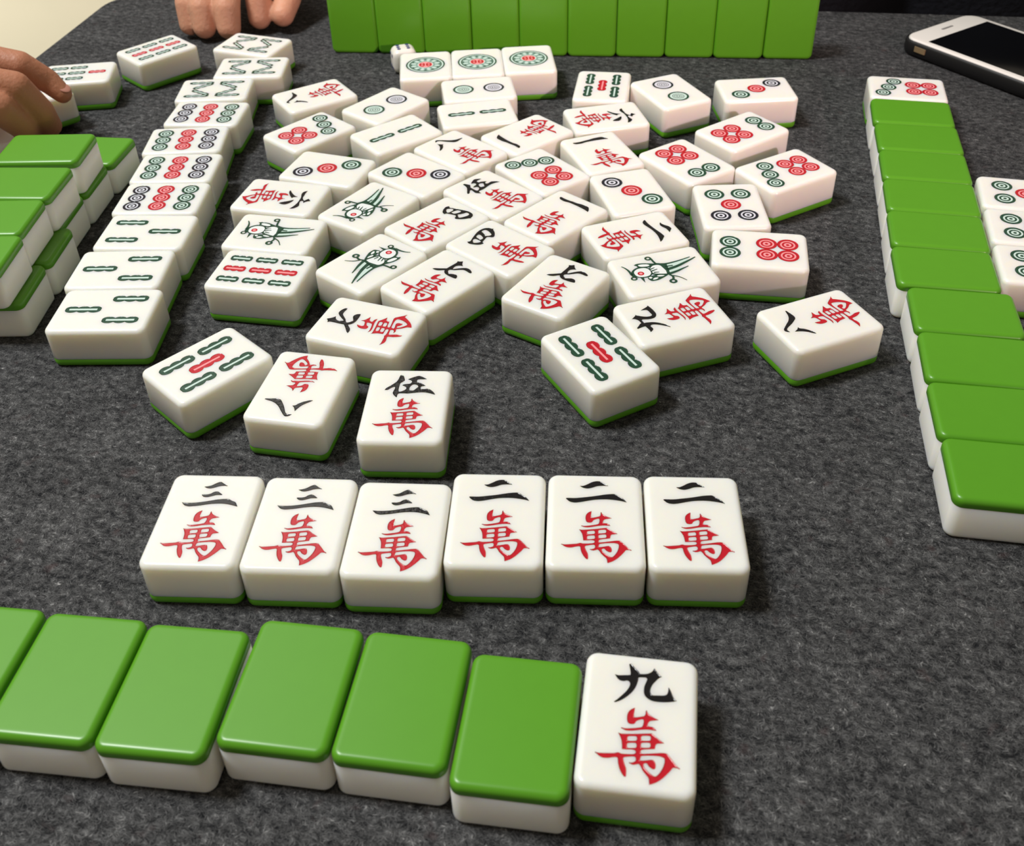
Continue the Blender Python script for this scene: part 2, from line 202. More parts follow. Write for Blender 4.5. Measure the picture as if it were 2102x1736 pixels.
# ------------------------------------------------------------------ engravings
GLY = json.loads('''{"wan":[[[[-1.16,3.54,1],[-1.29,2.33,0],[-1.38,1.09,0],[-0.99,0.57,0],[0.05,0.8,0],[1.34,1.26,0],[1.7,1.88,0],[1.74,2.58,0],[1.88,3.21,1],[2.27,2.42,0],[2.9,1.74,0],[3.97,1.12,0],[5.34,0.52,1],[4.27,0.26,0],[3.11,-0.05,0],[2.67,-0.56,0],[2.45,-1.41,0],[2.86,-1.73,0],[3.71,-1.77,0],[4.38,-2.2,0],[4.86,-2.85,1],[3.88,-2.79,0],[2.71,-2.76,0],[0.77,-3.05,0],[-1.15,-3.53,0],[-2.7,-3.74,0],[-3.76,-3.58,0],[-4.65,-2.96,1],[-3.53,-3.11,0],[-1.84,-2.88,0],[0.09,-2.44,0],[0.98,-2.06,0],[1.27,-1.27,0],[1.35,-0.21,0],[1.07,0.18,0],[0.35,-0.01,0],[-0.54,-0.54,0],[-1.02,-1.35,0],[-1.52,-1.61,0],[-2.31,-1.6,0],[-2.86,-1.22,0],[-3.12,-0.2,0],[-3.13,1.01,0],[-2.8,2.12,0],[-2.06,2.99,0]],[[-5.19,-4.62,1],[-4.32,-4.84,0],[-2.39,-4.66,0],[-0.45,-4.4,0],[1.48,-4.07,0],[3.64,-3.73,1],[4.47,-4.4,0],[5.4,-5.16,0],[7.05,-6.22,1],[6.1,-6.45,0],[5.14,-6.65,0],[4.78,-7.28,0],[4.69,-8.22,1],[3.62,-8.44,0],[1.97,-8.73,0],[1.21,-9.02,0],[1.01,-9.51,0],[1.2,-9.95,0],[1.78,-10.0,0],[4.3,-9.54,0],[6.58,-9.12,0],[7.73,-9.18,0],[8.38,-9.8,0],[9.43,-11.07,0],[10.35,-12.28,0],[11.31,-13.16,1],[10.62,-13.01,0],[9.74,-12.97,0],[9.37,-13.18,0],[8.77,-14.1,0],[7.69,-15.49,0],[6.49,-16.81,0],[5.04,-17.89,0],[3.64,-18.56,1],[3.52,-17.42,0],[3.3,-16.63,0],[2.57,-15.76,0],[1.76,-14.76,0],[1.21,-13.72,0],[0.67,-13.1,0],[-0.08,-13.36,0],[-0.83,-13.51,0],[-1.47,-13.31,0],[-1.88,-12.95,1],[-1.24,-12.93,0],[-0.38,-12.53,0],[-0.13,-11.94,0],[-0.32,-11.25,0],[-0.84,-11.15,0],[-2.23,-11.4,0],[-3.23,-11.71,0],[-3.31,-12.36,0],[-2.92,-13.58,0],[-2.46,-14.78,0],[-2.34,-16.01,0],[-2.4,-17.05,0],[-2.88,-17.05,0],[-3.57,-16.17,0],[-4.22,-14.87,0],[-4.64,-13.39,0],[-4.78,-12.28,0],[-5.13,-11.9,0],[-6.14,-12.06,0],[-7.26,-12.4,0],[-8.54,-12.5,0],[-9.59,-12.14,0],[-10.9,-11.1,1],[-9.66,-11.23,0],[-7.75,-11.04,0],[-5.85,-10.79,0],[-4.85,-10.44,0],[-3.94,-10.67,0],[-2.53,-10.63,0],[-1.01,-10.46,0],[-0.45,-10.2,0],[-0.26,-9.75,0],[-0.56,-9.29,0],[-1.47,-9.19,0],[-2.74,-9.32,0],[-3.89,-9.38,1],[-3.97,-8.16,0],[-4.2,-6.74,0],[-4.66,-5.63,0]]],[[[-2.34,-5.39,0],[-0.54,-5.15,0],[-0.2,-5.47,0],[-0.17,-6.05,0],[-0.47,-6.45,0],[-2.26,-6.69,0],[-2.6,-6.38,0],[-2.64,-5.79,0]],[[1.26,-4.83,0],[3.06,-4.59,0],[3.39,-4.91,0],[3.42,-5.57,0],[3.12,-5.97,0],[1.33,-6.21,0],[0.99,-5.89,0],[0.95,-5.24,0]],[[-2.35,-7.39,0],[-0.56,-7.15,0],[-0.22,-7.47,0],[-0.18,-8.16,0],[-0.48,-8.56,0],[-2.26,-8.8,0],[-2.6,-8.48,0],[-2.64,-7.79,0]],[[1.3,-6.87,0],[3.09,-6.63,0],[3.42,-6.95,0],[3.45,-7.6,0],[3.15,-8.0,0],[1.37,-8.24,0],[1.03,-7.92,0],[0.99,-7.28,0]],[[1.3,-10.75,0],[3.07,-10.4,0],[5.6,-10.2,0],[6.88,-10.43,0],[7.28,-10.94,0],[7.2,-12.22,0],[6.75,-13.68,0],[6.04,-15.02,0],[5.21,-15.98,0],[4.45,-15.85,0],[3.28,-14.97,0],[2.22,-13.87,0],[1.93,-13.07,0],[2.29,-12.67,0],[2.8,-12.74,0],[3.34,-13.44,0],[3.99,-13.91,0],[4.63,-14.1,0],[5.05,-13.63,0],[5.0,-12.51,0],[4.52,-11.59,0],[3.75,-11.48,0],[2.5,-11.79,0],[1.5,-12.0,0],[0.98,-11.93,0],[1.07,-11.21,0]]]],"9":[[[[-3.59,17.42,1],[-3.2,17.53,0],[-2.81,17.4,0],[-1.92,16.35,0],[-0.79,15.21,0],[-0.51,14.61,0],[-0.07,14.52,0],[1.37,14.75,0],[2.31,15.22,0],[3.05,15.95,0],[3.44,16.94,1],[4.42,15.55,0],[5.03,14.82,0],[5.67,14.39,1],[4.87,13.77,0],[3.96,12.62,0],[3.07,11.14,0],[2.7,9.73,0],[2.79,8.74,0],[3.3,8.08,0],[4.71,8.16,0],[6.41,8.38,0],[7.15,8.76,0],[7.5,9.7,0],[7.62,11.17,1],[8.2,10.13,0],[8.76,8.75,0],[9.26,7.7,0],[9.98,7.08,1],[9.0,6.73,0],[7.14,6.32,0],[4.8,6.12,0],[3.19,6.29,0],[1.93,6.95,0],[1.18,7.85,0],[0.91,9.05,0],[0.99,10.64,0],[1.4,12.05,0],[1.64,13.0,0],[1.33,13.47,0],[0.46,13.47,0],[-0.68,13.27,0],[-0.82,12.33,0],[-1.21,10.57,0],[-1.79,9.14,0],[-2.67,7.79,0],[-3.91,6.4,0],[-5.26,5.28,0],[-6.63,4.55,0],[-7.02,4.71,1],[-6.05,5.67,0],[-4.73,7.29,0],[-3.68,8.78,0],[-3.09,10.1,0],[-2.96,11.02,0],[-3.29,11.66,0],[-3.88,11.87,0],[-4.82,11.6,0],[-5.69,11.69,0],[-6.51,12.27,0],[-7.37,13.53,1],[-6.29,13.33,0],[-4.95,13.53,0],[-3.41,13.77,0],[-3.04,13.99,0],[-3.11,15.14,0],[-3.38,16.39,0]]],[]],"3":[[[[-3.77,14.5,1],[-2.61,14.71,0],[-1.28,15.25,0],[-0.03,16.29,0],[1.23,16.96,0],[2.05,16.53,0],[3.1,15.75,0],[4.32,14.99,1],[2.84,15.09,0],[1.36,14.79,0],[-0.18,14.08,0],[-1.52,13.7,0],[-2.72,13.89,0]],[[-3.5,10.56,1],[-3.3,10.81,0],[-1.8,10.87,0],[-0.69,11.23,0],[0.23,12.07,0],[1.35,12.41,0],[2.23,11.91,0],[3.42,10.92,0],[3.1,10.71,0],[1.59,10.68,0],[0.38,10.24,0],[-0.93,9.71,0],[-1.96,9.58,0],[-2.81,9.87,0]],[[-9.26,6.99,1],[-7.53,6.83,0],[-5.24,6.92,0],[-2.99,7.25,0],[-0.2,7.91,0],[2.57,8.66,0],[4.84,8.98,0],[6.11,8.96,0],[7.36,8.22,0],[8.83,7.49,0],[10.0,5.5,1],[8.33,6.06,0],[6.43,6.53,0],[4.33,6.76,0],[2.28,6.67,0],[0.03,6.35,0],[-2.75,5.69,0],[-5.1,5.28,0],[-6.69,5.21,0],[-8.04,5.71,0]]],[]],"2":[[[[-5.09,15.03,1],[-3.83,15.1,0],[-2.36,15.97,0],[-1.12,16.83,0],[0.26,17.37,0],[1.67,17.37,0],[2.65,16.68,0],[4.48,15.24,1],[2.72,15.27,0],[0.86,15.06,0],[-0.73,14.35,0],[-2.11,13.9,0],[-3.28,13.95,0],[-4.25,14.34,0]],[[-9.61,9.05,0],[-9.23,9.3,0],[-6.56,9.3,0],[-3.69,9.73,0],[-0.26,10.36,0],[3.18,11.18,0],[5.25,11.48,0],[6.64,11.44,0],[8.08,10.34,0],[9.4,9.25,0],[10.43,7.75,1],[8.86,8.27,0],[6.77,8.69,0],[4.45,8.95,0],[2.14,8.92,0],[-0.15,8.66,0],[-2.43,8.12,0],[-4.69,7.5,0],[-6.52,7.21,0],[-8.04,7.48,0],[-9.03,8.26,0]]],[]],"5":[[[[-4.19,16.82,0],[-3.68,17.0,0],[-3.11,16.67,0],[-2.69,15.91,0],[-2.18,14.07,0],[-2.37,13.48,0],[-3.2,12.54,0],[-3.64,11.87,0],[-3.78,10.54,0],[-3.81,9.21,0],[-3.77,7.74,0],[-3.33,7.17,0],[-2.52,7.35,0],[-1.56,8.03,0],[-1.11,8.61,0],[-0.98,9.27,0],[-1.28,9.93,0],[-1.97,10.41,0],[-2.82,10.89,1],[-2.11,11.48,0],[-1.19,11.72,0],[0.05,11.94,0],[0.6,12.62,0],[0.62,13.29,0],[0.12,13.95,0],[-1.01,14.43,1],[0.05,15.3,0],[1.45,16.08,0],[2.66,16.62,0],[3.63,16.55,0],[4.66,15.9,0],[6.18,14.75,1],[4.81,14.64,0],[3.54,14.61,0],[2.72,14.34,0],[2.5,13.5,0],[2.82,12.67,0],[3.55,12.68,0],[4.47,12.12,0],[5.27,11.55,0],[6.1,10.74,1],[5.28,10.56,0],[4.48,10.21,0],[4.36,9.47,0],[4.74,8.9,0],[5.9,8.84,0],[7.24,9.04,0],[8.37,8.32,0],[9.43,7.2,0],[10.28,5.67,1],[9.37,5.9,0],[8.06,6.44,0],[6.13,6.88,0],[4.04,6.84,0],[1.99,6.47,0],[-0.05,6.1,0],[-1.52,6.15,0],[-2.98,6.12,0],[-3.67,5.78,0],[-3.87,4.96,0],[-3.91,3.75,1],[-4.62,4.38,0],[-5.39,5.42,0],[-5.74,6.39,0],[-5.58,7.53,0],[-5.26,9.02,0],[-5.37,9.84,0],[-5.99,9.75,0],[-6.94,8.98,0],[-7.86,8.06,0],[-9.06,7.95,1],[-8.54,9.11,0],[-7.25,10.46,0],[-6.07,11.82,0],[-5.17,13.0,0],[-4.63,14.52,0],[-4.39,15.88,0]]],[[[0.17,9.3,0],[0.47,10.29,0],[1.19,11.3,0],[2.11,11.49,0],[3.02,11.01,0],[3.38,10.19,0],[2.9,9.36,0],[1.81,7.94,0],[1.05,8.17,0],[0.28,8.48,0]]]],"7":[[[[-7.77,4.42,1],[-6.96,5.39,0],[-5.19,6.72,0],[-3.48,8.14,0],[-2.93,8.71,0],[-2.93,10.38,0],[-2.85,12.57,0],[-2.85,14.48,0],[-3.04,15.32,0],[-3.56,15.85,1],[-2.32,16.38,0],[-1.44,17.28,1],[-0.39,15.77,0],[0.52,14.9,0],[1.32,14.43,1],[0.37,14.08,0],[-0.61,13.36,0],[-1.09,12.23,0],[-1.03,11.08,0],[-0.6,10.16,0],[-0.17,10.31,0],[0.82,11.63,0],[2.33,13.4,0],[3.54,14.38,0],[4.2,14.56,0],[5.55,14.45,0],[6.72,13.99,0],[7.75,13.22,0],[7.73,12.5,0],[6.78,12.38,0],[5.15,12.55,0],[3.58,12.4,0],[2.28,11.36,0],[0.67,9.77,0],[-0.73,8.9,0],[-1.17,8.16,0],[-0.89,7.39,0],[0.06,6.58,0],[0.65,6.24,0],[1.63,6.74,0],[3.07,7.51,0],[4.22,7.53,0],[5.25,6.77,0],[5.82,5.51,0],[5.26,5.17,0],[3.62,4.95,0],[1.1,4.89,0],[-0.64,5.21,0],[-1.93,6.05,0],[-2.5,6.86,0],[-3.2,6.43,0],[-4.48,5.17,0],[-5.98,4.47,0]]],[]],"8":[[[[10.47,9.55,1],[10.23,9.11,0],[9.06,8.9,0],[7.51,8.62,0],[6.17,8.42,0],[5.0,8.57,0],[4.15,9.03,0],[3.04,10.46,0],[1.88,12.13,0],[0.84,14.04,0],[0.18,15.25,0],[-0.51,16.0,0],[-1.16,16.27,0],[-2.72,16.03,1],[-2.13,16.93,0],[-1.47,17.46,0],[-0.66,17.56,0],[0.02,17.16,0],[0.94,16.16,0],[2.4,14.41,0],[3.73,12.74,0],[4.97,11.62,0],[6.05,10.89,0],[7.54,10.26,0],[9.0,9.94,0]],[[-1.05,11.4,1],[-2.18,10.98,0],[-2.91,9.95,0],[-4.25,8.7,0],[-5.8,7.71,0],[-6.76,7.29,0],[-7.79,7.26,1],[-6.81,8.31,0],[-5.48,9.56,0],[-4.4,10.99,0],[-3.65,12.65,0],[-3.17,14.28,1],[-2.37,12.64,0],[-1.7,11.85,0]]],[]],"4":[[[[-6.6,14.13,1],[-6.29,13.63,0],[-5.24,13.34,0],[-3.76,14.07,0],[-0.85,15.34,0],[2.01,16.39,0],[4.67,16.77,0],[6.82,16.34,0],[8.16,15.27,0],[8.78,14.08,0],[8.84,13.39,0],[9.37,13.09,1],[8.52,12.34,0],[7.54,10.66,0],[6.32,9.26,0],[4.9,8.11,0],[3.9,7.88,0],[3.2,8.37,0],[2.8,9.3,0],[1.96,9.96,0],[1.25,9.85,0],[-0.17,9.34,0],[-1.8,8.78,0],[-2.51,8.38,0],[-2.87,7.28,1],[-4.19,7.6,0],[-5.3,8.41,0],[-6.26,9.66,0],[-6.94,11.05,0],[-7.35,12.27,0],[-7.06,13.3,0]]],[[[3.84,15.22,0],[5.0,15.45,0],[5.99,14.94,0],[6.25,13.7,0],[5.77,11.75,0],[4.95,10.06,0],[3.8,9.99,0],[2.89,10.72,0],[2.12,11.3,0],[2.82,12.35,0],[3.53,14.02,0]],[[-0.8,14.05,0],[0.55,14.5,0],[1.25,14.15,0],[1.23,12.94,0],[0.35,10.89,0],[-0.72,10.58,0],[-1.7,10.79,0],[-1.47,11.75,0],[-1.31,13.1,0]],[[-4.27,12.83,0],[-3.28,13.22,0],[-2.52,12.64,0],[-2.39,11.58,0],[-2.42,9.79,0],[-3.05,9.31,0],[-4.44,9.99,0],[-5.4,11.4,0]]]],"6":[[[[-7.43,11.16,1],[-6.59,9.92,0],[-5.16,9.29,0],[-3.31,9.51,0],[-0.66,10.37,0],[2.09,10.61,0],[4.85,10.68,0],[7.7,10.2,0],[10.76,9.11,1],[10.05,10.96,0],[8.44,12.19,0],[7.11,12.53,0],[5.06,11.91,0],[3.06,11.56,0],[2.44,12.33,0],[2.98,13.09,0],[4.29,13.46,1],[3.09,14.28,0],[2.33,15.17,0],[1.88,16.31,1],[-0.22,14.61,1],[0.86,13.84,0],[1.92,13.2,0],[1.07,12.24,0],[-0.63,11.41,0],[-2.94,11.19,0],[-4.79,11.03,0]],[[-6.21,2.6,0],[-5.43,2.32,0],[-3.66,2.95,0],[-1.13,4.52,0],[0.87,6.22,1],[-0.15,6.64,0],[-0.92,8.75,1],[-1.63,6.99,0],[-3.34,4.92,0],[-5.17,3.41,0]],[[6.83,1.94,1],[5.79,2.52,0],[4.82,3.91,0],[3.78,5.64,0],[2.04,7.93,1],[4.06,7.7,0],[6.12,6.64,0],[7.32,5.23,0],[7.31,3.54,0]]],[]],"1":[[[[-9.68,13.33,0],[-10.13,14.29,0],[-9.61,14.61,0],[-8.11,14.44,0],[-5.97,14.44,0],[-3.11,14.81,0],[-0.69,15.07,0],[2.09,15.66,0],[4.26,15.72,0],[5.24,15.79,0],[6.68,15.48,0],[7.81,14.38,0],[8.72,13.09,0],[9.13,12.02,1],[7.44,12.48,0],[4.56,12.81,0],[1.78,13.0,0],[-0.88,13.03,0],[-3.43,12.92,0],[-5.59,12.35,0],[-7.65,12.41,0],[-8.89,12.67,0]]],[]]}''')
def smooth(p, sub=4):
    """closed outline through the points: curved, with corners kept where the third number is 1"""
    n = len(p); out = []
    V = [Vector((q[0], q[1])) for q in p]
    for i in range(n):
        p1, p2 = V[i], V[(i+1) % n]
        d = p2-p1
        m1 = d if p[i][2] else (p2 - V[i-1])*.5
        m2 = d if p[(i+1) % n][2] else (V[(i+2) % n] - p1)*.5
        if m1.length > d.length*1.2: m1 = m1*(d.length*1.2/m1.length)
        if m2.length > d.length*1.2: m2 = m2*(d.length*1.2/m2.length)
        for k in range(sub):
            t = k/sub; h = t*t*t; q = t*t
            out.append(p1*(2*h-3*q+1) + m1*(h-2*q+t) + p2*(-2*h+3*q) + m2*(h-q))
    return out
def ell(cx, cy, rx, ry=None, n=28, a=0):
    ry = ry or rx; c, s = math.cos(a), math.sin(a); o = []
    for k in range(n):
        t = 2*math.pi*k/n; x, y = rx*math.cos(t), ry*math.sin(t)
        o.append(Vector((cx + c*x - s*y, cy + s*x + c*y)))
    return o
class Art:
    """flat paint shapes lying in the face of a tile, millimetres, each level a hair higher"""
    def __init__(s): s.v = []; s.f = []; s.m = []; s.n = {}
    def fill(s, outer, ink, holes=(), lvl=0, wall=.28):
        loops = [outer] + list(holes); z = .012 + .006*lvl
        pts = [q for l in loops for q in l]; b = len(s.v)
        s.v += [(q.x/1000, q.y/1000, TH + z/1000) for q in pts]
        for t in tessellate_polygon([[Vector((q.x, q.y, 0)) for q in l] for l in loops]):
            a, c, d = t; ar = (pts[c]-pts[a]).cross(pts[d]-pts[a])
            if abs(ar) < 1e-9: continue
            s.f.append((b+a, b+c, b+d) if ar > 0 else (b+a, b+d, b+c)); s.m.append(INKI.index(ink))
        if lvl == 0:
            for i, l in enumerate(loops): s.wall(l, ink, i > 0, wall)
    def wall(s, l, ink, hole, wd, tilt=.95):
        """the sloping side of the cut along an outline: a narrow band whose normals lean into the groove"""
        n = len(l); ar = sum(l[i].cross(l[(i+1) % n]) for i in range(n)); sg = 1 if ar > 0 else -1
        if hole: sg = -sg
        nr = []
        for i in range(n):
            t = (l[(i+1) % n] - l[i-1]); t = t.normalized() if t.length > 1e-9 else Vector((1, 0)); nr.append(Vector((-t.y, t.x))*sg)
        b = len(s.v); z = TH + .000014
        for q, m_ in zip(l, nr):
            p = q + m_*wd; s.v += [(q.x/1000, q.y/1000, z), (p.x/1000, p.y/1000, z)]
            k = len(s.v); up_ = Vector((m_.x*tilt, m_.y*tilt, 1)).normalized(); s.n[k-2] = up_; s.n[k-1] = Vector((m_.x*tilt*.35, m_.y*tilt*.35, 1)).normalized()
        for i in range(n):
            j = (i+1) % n; f = (b+2*i, b+2*j, b+2*j+1, b+2*i+1)
            s.f.append(f if sg > 0 else f[::-1]); s.m.append(INKI.index(ink))
    def ring(s, cx, cy, r1, r0, ink, lvl=0, n=32, ry=1):
        if r0 < .02 and r1 < 1.2 or ink[0] != 'p' and lvl == 0 and r1 > 1:
            w_ = min(.3, (r1-r0)*.35); s.wall(ell(cx, cy, r1, n=n), ink, False, w_)
            if r0 > .3: s.wall(ell(cx, cy, r0, n=n), ink, True, w_)
        b = len(s.v)
        for k in range(n):
            t = 2*math.pi*k/n
            for r in (r1, r0): s.v.append(((cx + r*math.cos(t))/1000, (cy + r*ry*math.sin(t))/1000, TH + (.012+.006*lvl)/1000))
        for k in range(n):
            a, c = b+2*k, b+2*((k+1) % n)
            s.f.append((a, c, c+1, a+1)); s.m.append(INKI.index(ink))
    def line(s, pts, w0, w1, ink, lvl=0):
        P = [Vector(p) for p in pts]; Lp, Rp = [], []
        for i, p in enumerate(P):
            d = (P[min(i+1, len(P)-1)] - P[max(i-1, 0)]).normalized(); n = Vector((-d.y, d.x))
            w = w0 + (w1-w0)*i/(len(P)-1)
            Lp.append(p + n*w/2); Rp.append(p - n*w/2)
        b = len(s.v); k = len(P)
        s.v += [(q.x/1000, q.y/1000, TH + (.012+.006*lvl)/1000) for q in Lp+Rp]
        for i in range(k-1):
            s.f.append((b+k+i, b+k+i+1, b+i+1, b+i)); s.m.append(INKI.index(ink))
    def mesh(s, name):
        me = bpy.data.meshes.new(name); me.from_pydata(s.v, [], s.f)
        for k in INKI: me.materials.append(INK[k])
        me.polygons.foreach_set('material_index', s.m)
        me.polygons.foreach_set('use_smooth', [True]*len(s.f)); me.update()
        me.normals_split_custom_set([tuple(s.n.get(lp.vertex_index, (0, 0, 1))) for lp in me.loops])
        return me
def glyph_mesh(key, ink, name):
    a = Art(); outs, holes = GLY[key]
    H = [smooth(h) for h in holes]
    for o in outs:
        so = smooth(o); xs = [q.x for q in so]; ys = [q.y for q in so]
        inside = [h for h in H if min(xs) <= sum(q.x for q in h)/len(h) <= max(xs) and min(ys) <= sum(q.y for q in h)/len(h) <= max(ys)]
        a.fill(so, ink, inside)
    return a.mesh(name)
PALE = dict(r='pr', g='pg', b='pb')
def dot(a, x, y, r, c):
    a.ring(x, y, r, r*.72, c); a.ring(x, y, r*.72, r*.55, PALE[c]); a.ring(x, y, r*.55, r*.36, c)
    a.ring(x, y, r*.36, r*.16, PALE[c]); a.ring(x, y, r*.16, 0.01, c)
def big_dot(a, x, y, r, c):
    p = PALE[c]
    for r1, r0, k in ((1, .8, c), (.8, .56, p), (.56, .5, c), (.5, .38, p), (.38, .32, c), (.32, .2, p), (.2, .13, c), (.13, .002, p)): a.ring(x, y, r*r1, r*r0, k, n=40)
def stick(a, x, y, ln, c, ang=0, w=1.0, bar=.6):
    """a bamboo stick: three rounded joints with a pale bar down the middle"""
    ca, sa = math.cos(R(ang)), math.sin(R(ang)); h = ln/2; n = 60; out = []
    lr = h/2.72; cs = (-h + lr, 0, h - lr); rw = 2.3*w; rl = lr*1.05
    def half(t):
        b = 0
        for c0 in cs:
            q = (t-c0)/rl
            if abs(q) < 1: b = max(b, rw*math.sqrt(1-q*q)**.9)
        return max(b, (.52*rw) if abs(t) < h-lr else 0)
    ts = [-h + ln*k/n for k in range(n+1)]
    ts[0] = -h + .02; ts[-1] = h - .02
    pts = [(half(t), t) for t in ts] + [(-half(t), t) for t in reversed(ts)]
    a.fill([Vector((x + ca*px - sa*py, y + sa*px + ca*py)) for px, py in pts], c)
    bw, bl = bar*w, h - lr*.6
    a.fill([Vector((x + ca*px - sa*py, y + sa*px + ca*py)) for px, py in ((-bw, -bl), (bw, -bl), (bw, bl), (-bw, bl))], PALE[c], lvl=1)
def design(kind):
    n, s = int(kind[0]), kind[1]; a = Art()
    if s == 'd':
        if n == 1:
            a.ring(0, .2, 11.8, 10.9, 'g', n=64); a.ring(0, .2, 10.9, 9.9, 'pg', n=64); a.ring(0, .2, 9.9, 9.3, 'g', n=64); a.ring(0, .2, 9.3, 4.9, 'mg', n=64)
            for k in range(12):
                t = R(30*k + 15); a.fill(ell(7.2*math.cos(t), .2 + 7.2*math.sin(t), 1.7, 1.15, 12, t), 'pg', lvl=1)
                t = R(30*k); a.fill(ell(8.5*math.cos(t), .2 + 8.5*math.sin(t), .55, .75, 10, t), 'g', lvl=1)
            a.ring(0, .2, 4.9, 4.3, 'pg', lvl=1, n=40)
            for q in (-1, 1):
                a.fill(ell(q*2.05, .2, 1.75, 3.2, 20), 'r', lvl=2); a.fill(ell(q*2.0, 1.7, .8, .7, 12), 'pr', lvl=3); a.fill(ell(q*2.0, -.9, .8, .7, 12), 'pr', lvl=3)
            a.ring(0, .2, 4.3, .01, 'pr', lvl=1, n=40)
        if n == 2: big_dot(a, 0, 8.8, 6.0, 'b'); big_dot(a, 0, -8.8, 6.0, 'g')
        if n == 3:
            for x, y, c in ((-6.6, 10.5, 'b'), (0, .2, 'r'), (6.7, -10.3, 'g')): dot(a, x, y, 5.1, c)
        if n == 5:
            for x, y, c in ((-6.3, 10.3, 'g'), (6.3, 10.3, 'g'), (0, .3, 'r'), (-6.3, -9.8, 'b'), (6.3, -9.8, 'b')): dot(a, x, y, 4.75, c)
        if n == 6:
            for x in (-4.55, 4.55):
                dot(a, x, 13, 4.65, 'g'); dot(a, x, -3, 4.65, 'r'); dot(a, x, -12.2, 4.65, 'r')
        if n == 7:
            for x, y in ((-8, 13.6), (0, 10.2), (8, 6.8)): dot(a, x, y, 4.3, 'g')
            for x in (-4.5, 4.5): dot(a, x, -3.3, 4.4, 'r'); dot(a, x, -12, 4.4, 'r')
        if n == 9:
            for y, c in ((12.2, 'g'), (0, 'r'), (-12.3, 'b')):
                for x in (-8, 0, 8): dot(a, x, y, 4.25, c)
    else:
        if n == 2: stick(a, 0, 8.8, 14.9, 'g', w=.95); stick(a, 0, -8.8, 14.9, 'g', w=.95)
        if n == 3: stick(a, 0, 8.9, 15.2, 'g'); stick(a, -7.7, -9, 15.2, 'g'); stick(a, 7.7, -9, 15.2, 'g')
        if n == 5:
            for x in (-7.6, 7.6): stick(a, x, 8.6, 15, 'g', w=1.1, bar=.42); stick(a, x, -8.6, 15, 'g', w=1.1, bar=.42)
            stick(a, 0, 0, 15, 'r', w=1.1, bar=.42)
        if n == 7:
            stick(a, 0, 11.7, 10.4, 'r', w=.95)
            for x in (-8.3, 0, 8.3): stick(a, x, -.4, 10.4, 'g', w=.95); stick(a, x, -11.9, 10.4, 'g', w=.95)
        if n == 8:
            for q in (1, -1):
                for x in (-1, 1):
                    stick(a, x*9.2, q*9.0, 14.4, 'g', w=.72)
                    stick(a, x*4.5, q*7.4, 12.8, 'g', ang=q*x*34, w=.72)
        if n == 9:
            for x, c in ((-8.3, 'g'), (0, 'r'), (8.3, 'g')):
                for y in (-11.9, 0, 11.9): stick(a, x, y, 10.1, c, w=.95)
    return a.mesh('dot_pattern' if s == 'd' else 'bamboo_pattern')
